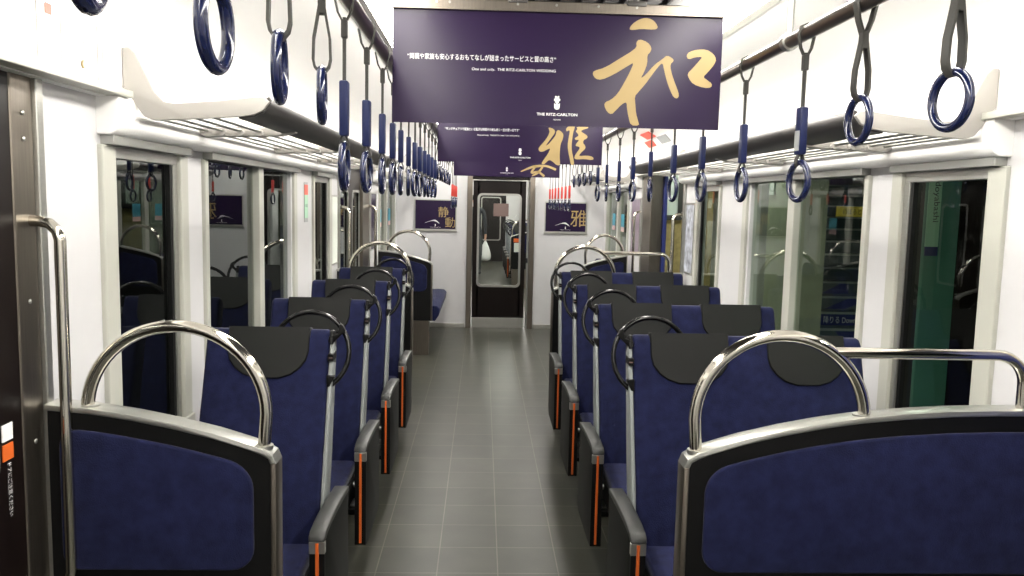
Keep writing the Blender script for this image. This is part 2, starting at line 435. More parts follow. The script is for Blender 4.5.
# side doors: left ones shut, right ones open for the platform
def side_door(name, side, y0, y1, off):
    m = MB(); g = MB(); zt = 1.868
    n = 2; L = (y1-y0)/n; w0, w1 = .95, 1.66
    root = None
    for i in range(n):
        a = y0+i*L+.003; b = a+L-.006
        sbox(m, side, off, off+.03, a, b, 0, w0); sbox(m, side, off, off+.03, a, b, w1, zt)
        sbox(m, side, off, off+.03, a, a+.11, w0, w1); sbox(m, side, off, off+.03, b-.11, b, w0, w1)
    root = struct(m.build(name, 'door', smooth=0))
    for i in range(n):
        a = y0+i*L+.003; b = a+L-.006
        frame(MB(), a+.10, b-.10, w0-.01, w1+.01, .02, .04, 'X', X(side, off-.006), X(side, off+.004)).build('window_frame', 'alu', root, 40)
        gg = MB(); sbox(gg, side, off+.012, off+.016, a+.11, b-.11, w0, w1); gg.build('pane', 'glass_dark', root, 0)
    return root
side_door('door_2', -1, .62, 1.912, 1.300)
side_door('door_3', -1, 6.20, 7.42, 1.325)
for nm, (a, b) in (('door_4', (1.40, 1.90)), ('door_5', (7.32, 7.74))):
    m = MB(); sbox(m, 1, 1.405, 1.435, a, b, 0.0, 1.868, .004); o = struct(m.build(nm, 'navy', smooth=0))
# door sticker near the camera
st = thing('door_sticker', 'upright door sticker with an orange square and white lettering beside the near left pillar', 'sticker', (X(-1, 1.299), 1.845, .975))
MB().box(0, .003, -.02, .02, .060, .098).build('white_square', 'ink', st, 0)
MB().box(0, .003, -.02, .02, .015, .052).build('orange_square', 'orange', st, 0)
text('lettering', 'ドアにご注意ください', .125, 'ink', st, (.004, 0, -.055), (0, PI/2, 0), height=.016)

# keyhole panel on the door header, left
kp = thing('access_panel', 'white access panel with triangle mark and brass keyhole above the near left door', 'panel', (X(-1, 1.27), 2.2, 1.97))
f_ = MB()
for (y0, y1, z0, z1) in ((-.11, -.108, -.07, .08), (.11, .112, -.07, .08), (-.11, .112, -.07, -.068)): f_.box(0, .002, y0, y1, z0, z1)
f_.build('seam', 'grey', kp, 0)
k_ = MB(); k_.tube([(0, .0, -.04), (.006, 0, -.04)], .011, 16); k_.build('keyhole', 'brass', kp)
k_ = MB(); k_.tube([(.004, 0, .012), (.004, -.010, .038), (.004, .010, .038)], .0009, 5, closed=True); k_.build('triangle_mark', 'grey', kp)
pn = tag(MB().box(X(-1, 1.27), X(-1, 1.268), 2.02, 2.05, 2.02, 2.05, .001).build('red_notice', 'red_paper', smooth=0), 'tiny red notice on the white panel above the near left door', 'notice')

# ------------------------------------------------------------------ small wall things
def grab_handle(side, y, label, z0=.62, z1=1.53, dirn=1, yw=None):
    x = X(side, 1.23); xw = X(side, 1.30)
    t = thing('vertical_grab_rail', label, 'grab rail', (x, y, z0), 'vertical grab rails by the doors')
    dx = xw-x; r = .045*(1 if dx > 0 else -1)
    H = z1-z0
    pts = [(dx, 0, 0), (r, 0, 0)] + [(r-r*math.sin(a), 0, abs(r)*(1-math.cos(a))) for a in (PI/6, PI/3, PI/2)] + \
          [(r-r*math.cos(a), 0, H-abs(r)+abs(r)*math.sin(a)) for a in (0, PI/6, PI/3, PI/2)] + [(dx, 0, H)]
    MB().tube(pts, .0135, 14).build('rail', 'chrome', t, 50)
    fl = MB()
    for z in (0, H): fl.tube([(dx-.004*(1 if dx > 0 else -1), 0, z), (dx+.0, 0, z)], .024, 16)
    fl.build('flange', 'alu', t)
grab_handle(-1, 1.975, 'tall chrome grab handle beside the near left door pillar')
grab_handle(-1, 6.20, 'chrome grab handle on the pillar before the far left door')
grab_handle(-1, 7.72, 'chrome grab handle on the pillar beyond the far left door')
grab_handle(1, 6.20, 'chrome grab handle on the pillar before the open right door')
grab_handle(1, 7.80, 'chrome grab handle on the pillar beyond the open right door')

lb = thing('emergency_label', 'tall red and yellow emergency label on the left window pillar', 'label', (X(-1, 1.298), 5.0, 1.57))
MB().box(-.0, .002, -.05, .05, -.12, .12).build('backing', 'grey_paper', lb, 0)
MB().box(.002, .004, -.045, .045, .045, .105).build('red_panel', 'red_paper', lb, 0)
MB().box(.002, .004, -.045, .045, -.095, .043).build('pale_panel', 'yellow', lb, 0).data.materials[0] = M['mint']
text('lettering', '非常通報', .07, 'black_ink', lb, (.0045, 0, -.02), (PI/2, 0, PI/2), height=.02)

def wall_poster(side, y0, y1, z0, z1, label, m, rm='alu'):
    t = thing('wall_poster', label, 'poster', (X(side, 1.298), (y0+y1)/2, z0), 'framed posters on the side walls')
    s = -1 if side > 0 else 1; a = (y1-y0)/2
    frame(MB(), -a, a, 0, z1-z0, .012, .006, 'X', 0, s*.008).build('frame', rm, t, 0)
    MB().box(min(0, s*.004), max(0, s*.004), -a+.01, a-.01, .01, z1-z0-.01).build('print', m, t, 0)
wall_poster(-1, 5.82, 6.07, 1.12, 1.62, 'framed pale poster on the left wall before the far door', 'paper')
wall_poster(1, 5.82, 6.07, 1.10, 1.62, 'framed blue and white photo poster on the right wall before the open door', 'poster_mix')
wall_poster(1, 7.85, 8.30, 1.10, 1.66, 'framed mauve poster on the right wall beyond the open door', 'mauve')
wall_poster(-1, 7.85, 8.25, 1.10, 1.66, 'framed dark purple poster on the left wall beyond the far door', 'purple')

def sticker(side, y, z, label):
    t = thing('window_sticker', label, 'sticker', (X(side, 1.316), y, z), 'cyan and pink window stickers')
    s = -1 if side > 0 else 1
    MB().box(min(0, s*.001), max(0, s*.001), -.10, .10, 0, .14).build('cyan_part', 'cyan', t, 0)
    MB().box(min(0, s*.001), max(0, s*.001), -.10, .10, -.05, 0).build('pink_part', 'pink', t, 0)
sticker(1, 8.95, 1.35, 'cyan sticker on the last right window, pane near the open door')
sticker(1, 9.55, 1.35, 'cyan sticker on the last right window, pane near the end wall')
sticker(-1, 8.75, 1.35, 'cyan sticker on the last left window, pane near the door')
sticker(-1, 9.6, 1.35, 'cyan sticker on the last left window, pane near the end wall')
for ya, yb, q0, q1, m, lab in ((6.72, 7.06, (1.183, 2.160), (1.115, 2.198), 'red_paper', 'red notice above the open right door, upper one'),
        (6.96, 7.26, (1.240, 2.104), (1.197, 2.150), 'red_paper', 'red notice above the open right door, lower one'),
        (6.42, 6.74, (1.240, 2.104), (1.192, 2.156), 'grey_paper', 'grey notice above the open right door')):
    d = .006
    tag(MB().prism([(X(1, a), b) for a, b in (q0, q1, (q1[0]-d*.7, q1[1]-d*.7), (q0[0]-d*.7, q0[1]-d*.7))], 'Y', ya, yb).build('door_patch', m, smooth=0), lab, 'notice', 'notices over the side doors')
for z in (2.03, 1.98, 1.93):
    tag(sbox(MB(), -1, 1.266, 1.27, 6.75, 6.85, z-.02, z).build('door_patch', 'red_paper', smooth=0), 'small red notice above the far left door, %s of three' % {2.03: 'top', 1.98: 'middle', 1.93: 'bottom'}[z], 'notice', 'notices over the side doors')

# ------------------------------------------------------------------ luggage racks
def rack(side, y0, y1, label, near=True):
    t = thing('luggage_rack', label, 'luggage rack', (X(side, 1.27), y0, 1.8), 'overhead luggage racks')
    s = -side                      # towards the aisle
    def P(o, z): return (s*(1.27-o), z-1.8)
    prof = [(1.268, 1.905), (1.268, 2.016), (1.25, 2.018), (1.232, 2.0), (1.18, 1.893), (1.155, 1.866), (1.12, 1.861), (1.0, 1.872), (.885, 1.886), (.865, 1.884), (.852, 1.872),
            (.87, 1.848), (.90, 1.834), (.95, 1.827), (1.09, 1.817), (1.185, 1.812), (1.21, 1.822), (1.232, 1.85), (1.255, 1.889)]
    for k, yy in enumerate((0, y1-y0)):
        MB().prism([P(*p) for p in prof], 'Y', yy-.009, yy+.009, bev=.003).build('end_bracket', 'rackwhite', t, 40)
    L = y1-y0
    band = [(.849, 1.878), (.856, 1.862), (.872, 1.843), (.905, 1.829), (.945, 1.824), (.945, 1.829), (.91, 1.836), (.882, 1.851), (.868, 1.869), (.866, 1.884), (.857, 1.889)]
    MB().prism([P(*p) for p in band], 'Y', .01, L-.01).build('front_rail', 'gunmetal', t, 60)
    rods = (1.02, 1.085, 1.15, 1.21)
    for o in rods:
        x, z = P(o, 1.828+.0*(o)); MB().tube([(x, .01, z), (x, L-.01, z)], .0065, 8).build('rod', 'alu', t, 60)
    n = max(2, round(L/1.02)); first = .55
    for k in range(n):
        yy = first+k*1.03
        if yy > L-.1: break
        m = MB(); m.prism([P(*p) for p in [(1.268, 1.85), (1.268, 1.87), (1.20, 1.845), (.93, 1.842), (.90, 1.845), (.90, 1.828), (.95, 1.815), (1.22, 1.806), (1.245, 1.82)]], 'Y', yy-.022, yy+.022, bev=.005)
        for o in rods[:-1]:
            x, z = P(o, 1.822); m.tube([(x, yy-.045, z), (x, yy+.045, z)], .0115, 8)
        m.build('support', 'rackwhite', t, 40)
rack(-1, 2.44, 6.08, 'ivory luggage rack over the single seats on the left')
rack(1, 2.38, 6.08, 'ivory luggage rack over the double seats on the right')
rack(-1, 7.95, 10.1, 'ivory luggage rack over the far left bench by the end wall')
rack(1, 7.95, 10.1, 'ivory luggage rack over the far right bench by the end wall')
# ------------------------------------------------------------------ seats
LEAN = math.atan2(.225, .702)          # the back leans away from the camera
def seat(side, width, heads, name, label, group, Y):
    """local frame: x=0 aisle edge, x grows towards the wall (mirrored by s), y=0 top of back, faces -Y"""
    s = 1 if side > 0 else -1
    t = thing(name, label, 'train seat', (.535 if side > 0 else -.52, Y, 0), group)
    def bx(mb, x0, x1, *a, **k): return mb.box(min(s*x0, s*x1), max(s*x0, s*x1), *a, **k)
    # backrest: side profile extruded along x
    def bp(d, h):           # h height along the back from the cushion line, d depth behind the front face
        ux, uz = math.sin(LEAN), math.cos(LEAN)
        return (-.225+h*ux+d*uz, .435+h*uz-d*ux)
    Lb = math.hypot(.225, .702)
    prof = [bp(0, -.02), bp(-.012, .10), bp(-.016, .22), bp(-.008, .40), bp(0, .58), bp(.002, Lb-.03), bp(.012, Lb-.008), bp(.03, Lb), bp(.06, Lb-.004), bp(.078, Lb-.02), bp(.085, Lb-.05), bp(.10, .30), bp(.11, -.02)]
    b = MB(); b.prism(prof, 'X', s*.014, s*(width-.004), bev=.016, seg=4)
    back = b.build('backrest', 'blue', t, 50)
    # piping line and seam
    # headrest covers of dark leather, draped over the top
    for hx in heads:
        hw = .1425
        def ft(x, dn, d):       # point on the front face, dn metres down from the top
            y, z = bp(-.004-d, Lb-dn); return (s*(hx+x), y, z)
        out = [(-hw, .0), (-hw, .085), (-hw+.008, .118), (-hw+.03, .148), (-hw+.06, .17), (-.04, .183), (.04, .183), (hw-.06, .17), (hw-.03, .148), (hw-.008, .118), (hw, .085), (hw, .0)]
        m = MB(); bm = m.bm
        A = [bm.verts.new(ft(x, dn, .0)) for x, dn in out]; B = [bm.verts.new(ft(x*.975, dn*.98, .006)) for x, dn in out]
        fs_ = [bm.faces.new(A), bm.faces.new(B[::-1])]
        for i in range(len(A)):
            j = (i+1) % len(A); fs_.append(bm.faces.new((A[i], A[j], B[j], B[i])))
        # wrap over the top and down the rear
        wr = [bp(-.009, Lb-.04), bp(-.006, Lb-.012), bp(.008, Lb+.003), bp(.03, Lb+.006), bp(.062, Lb+.003), bp(.083, Lb-.014), bp(.091, Lb-.05), bp(.098, Lb-.17), bp(.088, Lb-.17), bp(.08, Lb-.04), bp(.03, Lb-.012), bp(-.002, Lb-.04)]
        m.prism(wr, 'X', s*(hx-hw), s*(hx+hw), bev=.003)
        m.build('headrest_cover', 'leather', t, 50)
    # light grey side strip on the aisle edge, with a small dark button band
    g = MB(); g.prism([bp(-.004, .0), bp(-.012, .2), bp(-.004, .4), bp(.002, Lb-.06), bp(.012, Lb-.045), bp(.06, Lb-.06), bp(.085, .3), bp(.09, .0)], 'X', s*0, s*.0145, bev=.003)
    g.build('side_strip', 'plastic', t, 50)
    q = MB(); y, z = bp(-.004, Lb-.105); bx(q, -.002, .0165, y-.012, y+.06, z-.013, z+.013, .002); q.build('lever_slot', 'black', t, 0)
    q = MB(); bx(q, -.002, .012, y-.014, y-.010, z-.002, z+.002); q.build('lever_mark', 'brown', t, 0)
    q = MB(); q.prism([bp(-.004, Lb-.058), bp(-.004, Lb-.012), bp(.012, Lb-.004), bp(.055, Lb-.006), bp(.07, Lb-.058)], 'X', s*0.002, s*.016, bev=.004); q.build('corner_cap', 'black', t, 50)
    # black looped handle on the corner
    c = (s*.085, -.0, 1.052); r = .138
    pts = []
    for i in range(25):
        a = math.radians(38 + (248-38)*i/24)       # from behind the seat over the top to the aisle side
        pts.append((c[0]+s*r*math.cos(a), .012 - .035*(i/24) + .02*math.sin(a), c[2]+r*math.sin(a)))
    e0 = pts[0]; pts = [(s*.225, .04, 1.09)] + pts + [(s*.012, -.035, .945)]
    MB().tube(pts, .009, 10).build('handle_loop', 'hoop', t, 60)
    q = MB(); q.prism([(s*-.032, 1.148), (s*-.040, 1.128), (s*.004, 1.085), (s*.022, 1.09), (s*.018, 1.108), (s*-.012, 1.118), (s*-.02, 1.155)], 'Y', -.014, .006, bev=.003)
    q.build('handle_clip', 'black', t, 40); q = MB(); q.prism([(s*-.010, .975), (s*.018, .978), (s*.018, .93), (s*.010, .92), (s*.004, .945)], 'Y', -.065, -.03, bev=.003)
    q.build('handle_clip', 'black', t, 40)
    # cushion
    cp = [(-.74, .345), (-.755, .375), (-.752, .40), (-.735, .42), (-.70, .428), (-.5, .43), (-.24, .434), (-.17, .43), (-.17, .36), (-.3, .335)]
    MB().prism(cp, 'X', s*.028, s*(width-.01), bev=.018, seg=4).build('cushion', 'blue2', t, 50)
    # under-frame and pedestal
    m = MB(); bx(m, .03, width-.02, -.70, -.20, .27, .335, .006); bx(m, .10, .16, -.62, -.30, .02, .28, .004); bx(m, width-.10, width-.04, -.62, -.30, .02, .28, .004)
    bx(m, .06, width-.02, -.66, -.26, .0, .025, .004); bx(m, .02, .028, -.60, -.25, .30, .40, .003)
    m.build('base', 'black', t, 0)
    q = MB(); q.cyl((s*-.005, -.33, .36), (s*.05, -.33, .36), .012); bx(q, -.005, .03, -.38, -.30, .28, .29, .002); q.build('recline_link', 'alu', t)
    # armrest panel on the aisle side
    ap = [(-.545, .17), (-.545, .555), (-.51, .568), (-.47, .573), (-.41, .575), (-.34, .574), (-.25, .571), (-.12, .562), (-.10, .555), (-.095, .2), (-.11, .165), (-.15, .145), (-.50, .14), (-.53, .15)]
    ap = [(y+.06, z) for y, z in ap]
    arm = MB().prism(ap, 'X', s*-.055, s*-.010, bev=.005).build('armrest', 'armside', t, 40)
    cap = [(-.552, .556), (-.549, .570), (-.525, .582), (-.47, .588), (-.40, .589), (-.33, .588), (-.25, .585), (-.11, .574), (-.098, .567), (-.10, .552), (-.25, .562), (-.33, .565), (-.40, .566), (-.46, .566), (-.505, .564), (-.53, .556)]
    MB().prism([(y+.06, z) for y, z in cap], 'X', s*-.058, s*-.007, bev=.004).build('armrest_cap', 'armcap', arm, 50)
    m = MB(); bx(m, -.057, -.008, -.490, -.470, .515, .553, .002); m.build('armrest_band', 'alu', arm, 0)
    m = MB(); bx(m, -.0385, -.0285, -.493, -.484, .165, .550, .001); m.build('orange_strip', 'orange', arm, 0)
    m = MB(); bx(m, -.056, -.009, -.488, -.478, .155, .515, .002); m.build('armrest_front', 'black', arm, 0)
    if width > .6:          # wall-side arm of the double seat
        m = MB(); bx(m, width-.002, width+.03, -.45, -.10, .50, .56, .012); m.build('wall_armrest', 'armcap', t, 40)
    return t
ROWS = [2.90, 3.79, 4.68, 5.57]
ordw = ['first', 'second', 'third', 'fourth']
sL = seat(-1, .455, [.228], 'single_seat', 'blue single seat with dark headrest cover, nearest the left partition', 'single seats in the left row', ROWS[0])
sR = seat(1, .865, [.222, .648], 'double_seat', 'blue double seat with two dark headrest covers, nearest the right partition', 'double seats in the right row', ROWS[0])
for i, y in enumerate(ROWS[1:], 1):
    a = copy_tree(sL); a.location.y = y; a['label'] = 'blue single seat with dark headrest cover, %s row from the near partition' % ordw[i]
    b = copy_tree(sR); b.location.y = y; b['label'] = 'blue double seat with two dark headrest covers, %s row from the near partition' % ordw[i]

# ------------------------------------------------------------------ partitions with chrome hoops
def partition(side, Y, label, face=-1, rail=True, narrow=False):
    """face=-1: the upholstered side looks towards the camera"""
    s = 1 if side > 0 else -1
    x0 = .525 if side > 0 else .505; W_ = (1.4975-.525) if side > 0 else (1.06-.505)
    if narrow: x0, W_ = 1.045, .455
    t = thing('seat_partition', label, 'partition', (s*x0, Y, 0), 'upholstered partitions with chrome hoops')
    # top curve: measured from the aisle edge
    top = [(0., .955), (.008, .975), (.03, .988), (.06, 1.0), (.15, 1.028), (.25, 1.052), (.35, 1.072), (.45, 1.087), (.56, 1.098)]
    if W_ > .6: top += [(.68, 1.106), (.80, 1.11), (W_, 1.112)]
    else: top = [q for q in top if q[0] < W_-.03] + [(W_, 1.095)]
    top = [(a, b-.016) for a, b in top]
    zb = .36
    out = [(s*x, z) for x, z in top] + [(s*W_, zb), (0, zb)]
    inn = [(s*(x+.004), z-.004) for x, z in top[:-1]] + [(s*(W_-.004), top[-1][1]-.004), (s*(W_-.004), zb+.003), (s*.004, zb+.003)]
    y0, y1 = (-.012, .045) if face < 0 else (-.045, .012)
    MB().prism(inn, 'Y', y0, y1, bev=.003).build('panel', 'black', t, 0)
    # stainless edging: a strip following aisle edge and top
    e = MB(); path = [(0, zb)] + [(x, z) for x, z in top]
    n = len(path); O = []; I = []
    for i, (x, z) in enumerate(path):
        a = path[max(i-1, 0)]; b = path[min(i+1, n-1)]; d = math.hypot(b[0]-a[0], b[1]-a[1]); nx, nz = -(b[1]-a[1])/d, (b[0]-a[0])/d
        O.append((x+nx*.004, z+nz*.004)); I.append((x-nx*.011, z-nz*.011))
    for k0, k1, mm_, nn in ((0, 2, 'steel', 'side_edging'), (1, n, 'alu', 'top_edging')):  # darker metal on the aisle edge stands in for its dark reflections
        e = MB(); e.prism([(s*x, z) for x, z in O[k0:k1]] + [(s*x, z) for x, z in reversed(I[k0:k1])], 'Y', y0-.004, y1+.004, bev=.003); e.build(nn, mm_, t, 30)
    # blue pad with rounded corners following the top curve
    pad = []
    ix0 = .052; ix1 = W_-.035 if W_ < .6 else W_-.0; 
    def ztop(x):
        for (a, za), (b, zb_) in zip(top, top[1:]):
            if a <= x <= b: return za+(zb_-za)*(x-a)/(b-a)
        return top[-1][1]
    r = .055; zl = .665
    pad += [(ix0, zl+r)]
    N = 6
    for i in range(N+1):
        a = PI/2*i/N; x = ix0+r-r*math.cos(a); pad.append((x, ztop(x)-.052-r+r*math.sin(a)))
    x = ix0+r+.03
    xe = ix1-.045 if W_ < .6 else ix1
    while x < xe: pad.append((x, ztop(x)-.052)); x += .06
    if W_ < .6:
        rr = .045
        for i in range(N+1):
            a = PI/2*i/N; x = ix1-rr+rr*math.sin(a); pad.append((x, ztop(x)-.052-rr+rr*math.cos(a)))
        for i in range(N+1):
            a = PI/2*i/N; pad.append((ix1-rr+rr*math.cos(a), zl+rr-rr*math.sin(a)))
    else: pad += [(ix1, ztop(ix1)-.052), (ix1, zl)]
    for i in range(N+1):
        a = PI/2*i/N; pad.append((ix0+r-r*math.sin(a), zl+r-r*math.cos(a)))
    pad = [p for i, p in enumerate(pad) if i == 0 or math.hypot(p[0]-pad[i-1][0], p[1]-pad[i-1][1]) > .002]
    if math.hypot(pad[0][0]-pad[-1][0], pad[0][1]-pad[-1][1]) < .004: pad.pop()
    ya, yb = (y0-.012, y0+.004) if face < 0 else (y1-.004, y1+.012)
    MB().prism([(s*x, z) for x, z in pad], 'Y', ya, yb, bev=.006, seg=3).build('blue_pad', 'blue', t, 50)
    # stainless plinth
    m = MB(); m.box(min(s*.03, s*W_), max(s*.03, s*W_), .0, (.12 if Y < 8 else .09) if face < 0 else .06, 0, zb, .003); m.build('plinth', 'steel', t, 0)
    # chrome hoop
    xa, xb = (.033, .458) if not narrow else (.03, .41); za, zb2 = ztop(xa)+.0, ztop(xb)
    cxh = (xa+xb)/2+.0; rx = (xb-xa)/2+.007
    zc = 1.062; pts = [(s*xa, .015, za-.005)]
    for i in range(29):
        a = PI - PI*i/28
        pts.append((s*(cxh+rx*math.cos(a)), .015, zc+.215*math.sin(a)))
    pts += [(s*xb, .015, zb2-.005)]
    MB().tube(pts, .016, 14).build('hoop', 'chrome', t, 60)
    m = MB(); m.cyl((s*xa, .015, za-.004), (s*xa, .015, za+.006), .023); m.cyl((s*xb, .015, zb2-.004), (s*xb, .015, zb2+.006), .023)
    m.build('hoop_collar', 'alu', t)
    if rail and W_ > .6:
        zr = 1.236
        p0x = cxh+rx*math.cos(math.asin((zr-zc)/.215))
        pts = [(s*p0x, .015, zr), (s*(W_-.17), .015, zr)]
        for i in range(1, 8):
            a = PI/2*i/7; pts.append((s*(W_-.17+.075*math.sin(a)), .015, zr-.075*(1-math.cos(a))))
        pts.append((s*(W_-.095), .015, 1.094))
        MB().tube(pts, .0145, 14).build('side_rail', 'chrome', t, 60)
    return t
partition(-1, 2.0, 'blue padded partition with chrome hoop before the single seats')
partition(1, 2.0, 'wide blue padded partition with chrome hoop and rail before the double seats')
partition(-1, 6.02, 'blue padded partition with chrome hoop behind the last single seat', face=1)
partition(1, 6.02, 'wide blue padded partition with chrome hoop behind the last double seat', face=1)
partition(-1, 8.35, 'blue padded partition with chrome hoop beyond the far left door', rail=False)
partition(1, 8.35, 'narrow padded partition with chrome hoop beyond the open right door', rail=False, narrow=True)

# far benches along the walls, by the end wall
def bench(side, label, x0, x1):
    s = side; t = thing('bench_seat', label, 'bench seat', (X(side, 1.28), 9.28, 0), 'benches by the end wall')
    D = x1
    MB().prism([(-s*(D-.05), .34), (-s*(D-.01), .40), (-s*D, .47), (-s*(D-.03), .50), (-s*(D-.10), .505), (-s*.08, .47), (-s*.08, .37)], 'Y', -.82, .82, bev=.014, seg=3).build('cushion', 'blue2', t, 50)
    MB().prism([(-s*.14, .48), (-s*.16, .52), (-s*.11, .88), (-s*.08, .92), (-s*.03, .92), (-s*.0, .48)], 'Y', -.82, .82, bev=.012, seg=3).build('backrest', 'blue', t, 50)
    m = MB(); m.box(min(-s*.42, 0), max(-s*.42, 0), -.80, .80, 0, .36, .004); m.build('base', 'steel', t, 0)
bench(-1, 'blue bench seat beyond the far left partition, against the end wall', 0, .625)
bench(1, 'blue bench seat beyond the far right partition, against the end wall', 0, .46)

# ------------------------------------------------------------------ grab rails and hanging straps
ZR = 2.0
def grab_rail(side, label):
    t = thing('grab_rail', label, 'grab rail', (X(side, .5075), 0, ZR), 'overhead grab rails')
    MB().tube([(0, -1.5, 0), (0, 3, 0), (0, 7, 0), (0, 10.2, 0)], .0165, 16).build('rail', 'railm', t, 60)
    for y in ((-.2, 2.0, 4.1, 6.1, 7.8, 10.15) if side > 0 else (-.2, 4.1, 6.1, 7.8, 10.15)):
        m = MB(); m.tube([(0, y, .01), (0, y, .25)], .009, 10); m.tube([(0, y-.012, 0), (0, y+.012, 0)], .022, 14); m.tube([(0, y, .235), (0, y, .262)], .022, 14)
        m.build('hanger', 'alu', t, 50)
grab_rail(-1, 'long overhead grab rail above the left side of the aisle')
grab_rail(1, 'long overhead grab rail above the right side of the aisle')
RR, RT = .0435, .0075
def ring_mesh(zc): return MB().tube(arc((0, 0, zc), RR, 0, 360, 40, 'YZ')[:-1], RT, 12, closed=True)
def strap_long(label, grp, sleeve='sleeve', D=0):
    """hangs from z=0 (rail centre); ring bottom 0.388 below"""
    t = thing('hanging_strap', label, 'hanging strap', (0, 0, ZR), grp)
    m = MB()
    # wrap round the rail, two strands joining at the buckle, one belt down to the sleeve
    m.tube([(-.005, 0, -.05), (-.013, 0, -.035), (-.0195, 0, -.005), (-.014, 0, .014), (0, 0, .0205), (.014, 0, .014), (.0195, 0, -.005), (.013, 0, -.035), (.005, 0, -.05)], .003, 4, flat=(.006, .0028, (0, 1, 0)))
    m.tube([(0, 0, -.045), (0, 0, -.17-D)], .004, 4, flat=(.0055, .0045, (0, 1, 0)))
    m.build('belt', 'belt', t, 30)
    MB().box(-.006, .006, -.008, .008, -.085, -.05, .002).build('buckle', 'belt', t, 0)
    MB().box(-.009, .009, -.0145, .0145, -.277-D, -.168-D, .004).build('sleeve', sleeve, t, 40)
    m = MB()
    for q in (-1, 1): m.tube([(q*.003, 0, -.275-D), (q*.0085, 0, -.288-D), (q*.010, 0, -.297-D), (q*.006, 0, -.303-D)], .003, 4, flat=(.008, .0025, (0, 1, 0)))
    m.build('lower_belt', 'belt', t, 30)
    r = ring_mesh(-.388-D+RR+RT).build('ring', 'ring', t, 60)
    return t
def strap_short(label, grp, split=.085):
    """ring bottom 0.275 below the rail"""
    t = thing('hanging_strap', label, 'hanging strap', (0, 0, ZR), grp)
    m = MB()
    m.tube([(-.004, 0, -.06), (-.013, 0, -.035), (-.0195, 0, -.005), (-.014, 0, .014), (0, 0, .0205), (.014, 0, .014), (.0195, 0, -.005), (.013, 0, -.035), (.004, 0, -.06)], .003, 4, flat=(.013, .003, (0, 1, 0)))
    top = -.075
    for q in (-1, 1):
        m.tube([(q*.003, 0, top+.02), (q*.004, 0, top), (q*.009, 0, top-.03), (q*.0135, 0, top-.055), (q*.0145, 0, -.165), (q*.012, 0, -.177), (q*.004, 0, -.187), (0, 0, -.188)], .003, 4, flat=(.013, .003, (0, 1, 0)))
    m.build('belt', 'belt', t, 30)
    MB().box(-.0065, .0065, -.009, .009, -.09, -.055, .002).build('buckle', 'belt', t, 0)
    ring_mesh(-.276+RR+RT).build('ring', 'ring', t, 60)
    return t
GL, GR, GS, GP = ('long straps on the left rail', 'long straps on the right rail', 'short looped straps by the doors', 'red sleeved straps by the end wall')
ORD = ['first', 'second', 'third', 'fourth', 'fifth', 'sixth', 'seventh', 'eighth', 'ninth', 'tenth', 'eleventh', 'twelfth', 'thirteenth', 'fourteenth', 'fifteenth']
proto = {}
def tagged(o):
    MB().box(-.0105, -.0088, -.011, .011, -.268, -.222, .001).build('pale_label', 'grey_paper', o, 0)
def place(kind, side, y, label, grp, rz):
    if kind not in proto:
        o = strap_long(label, grp) if kind == 'long' else strap_short(label, grp) if kind == 'short' else strap_long(label, grp, 'red', .085)
        proto[kind] = o
    else: o = copy_tree(proto[kind])
    o['label'] = label; o['group'] = grp
    o.location = (X(side, .5075), y, ZR); o.rotation_euler = (0, 0, rz)
    return o
rnd = random.Random(3)
LL = [1.669, 1.984, 2.289, 2.554, 2.80, 3.09, 3.377, 3.65, 3.93, 4.22, 4.49, 4.78]
for i, y in enumerate(LL):
    place('long', -1, y, 'long navy sleeved strap on the left rail, %s from the camera' % ORD[i], GL, rnd.uniform(-.15, .2) if i else .04)
RL = [1.892, 2.317, 2.749, 3.160, 3.593, 4.02, 4.43, 4.87, 5.25]
for i, y in enumerate(RL):
    sp = place('long', 1, y, 'long navy sleeved strap on the right rail, %s from the camera' % ORD[i], GR, (.12, .0, .05, .1, -.32, .1, 0, -.1, .1)[i])
tagged([o for o in C.objects if o.get('label', '') == 'long navy sleeved strap on the right rail, first from the camera'][0])
for i, y in enumerate([.60, .877, 1.147, 1.441]):
    place('short', -1, y, 'short looped strap with navy ring above the near left doorway, %s from the camera' % ORD[i], GS, (.2, .0, .13, .14)[i])
for i, y in enumerate([.70, 1.285, 1.602]):
    place('short', 1, y, 'short looped strap with navy ring near the right doorway, %s from the camera' % ORD[i], GS, (.1, .12, .03)[i])
for i, y in enumerate([5.08, 5.37, 5.66, 5.95, 6.25, 6.55, 6.85]):
    place('short', -1, y, 'short looped strap by the far left door, %s along the rail' % ORD[i], GS, rnd.uniform(-.2, .2))
for i, y in enumerate([5.62, 5.955, 6.267, 6.612]):
    place('short', 1, y, 'short looped strap by the open right door, %s along the rail' % ORD[i], GS, rnd.uniform(-.2, .2))
for i, y in enumerate([6.95, 7.28, 7.62, 7.96, 8.30, 8.64, 8.98]):
    place('red', 1, y, 'strap with red sleeve on the right rail, %s among the red ones' % ORD[i], GP, rnd.uniform(-.15, .15))
for i, y in enumerate([7.50, 7.9, 8.3, 8.7]):
    place('red', -1, y, 'strap with red sleeve on the left rail, %s among the red ones' % ORD[i], GP, rnd.uniform(-.15, .15))
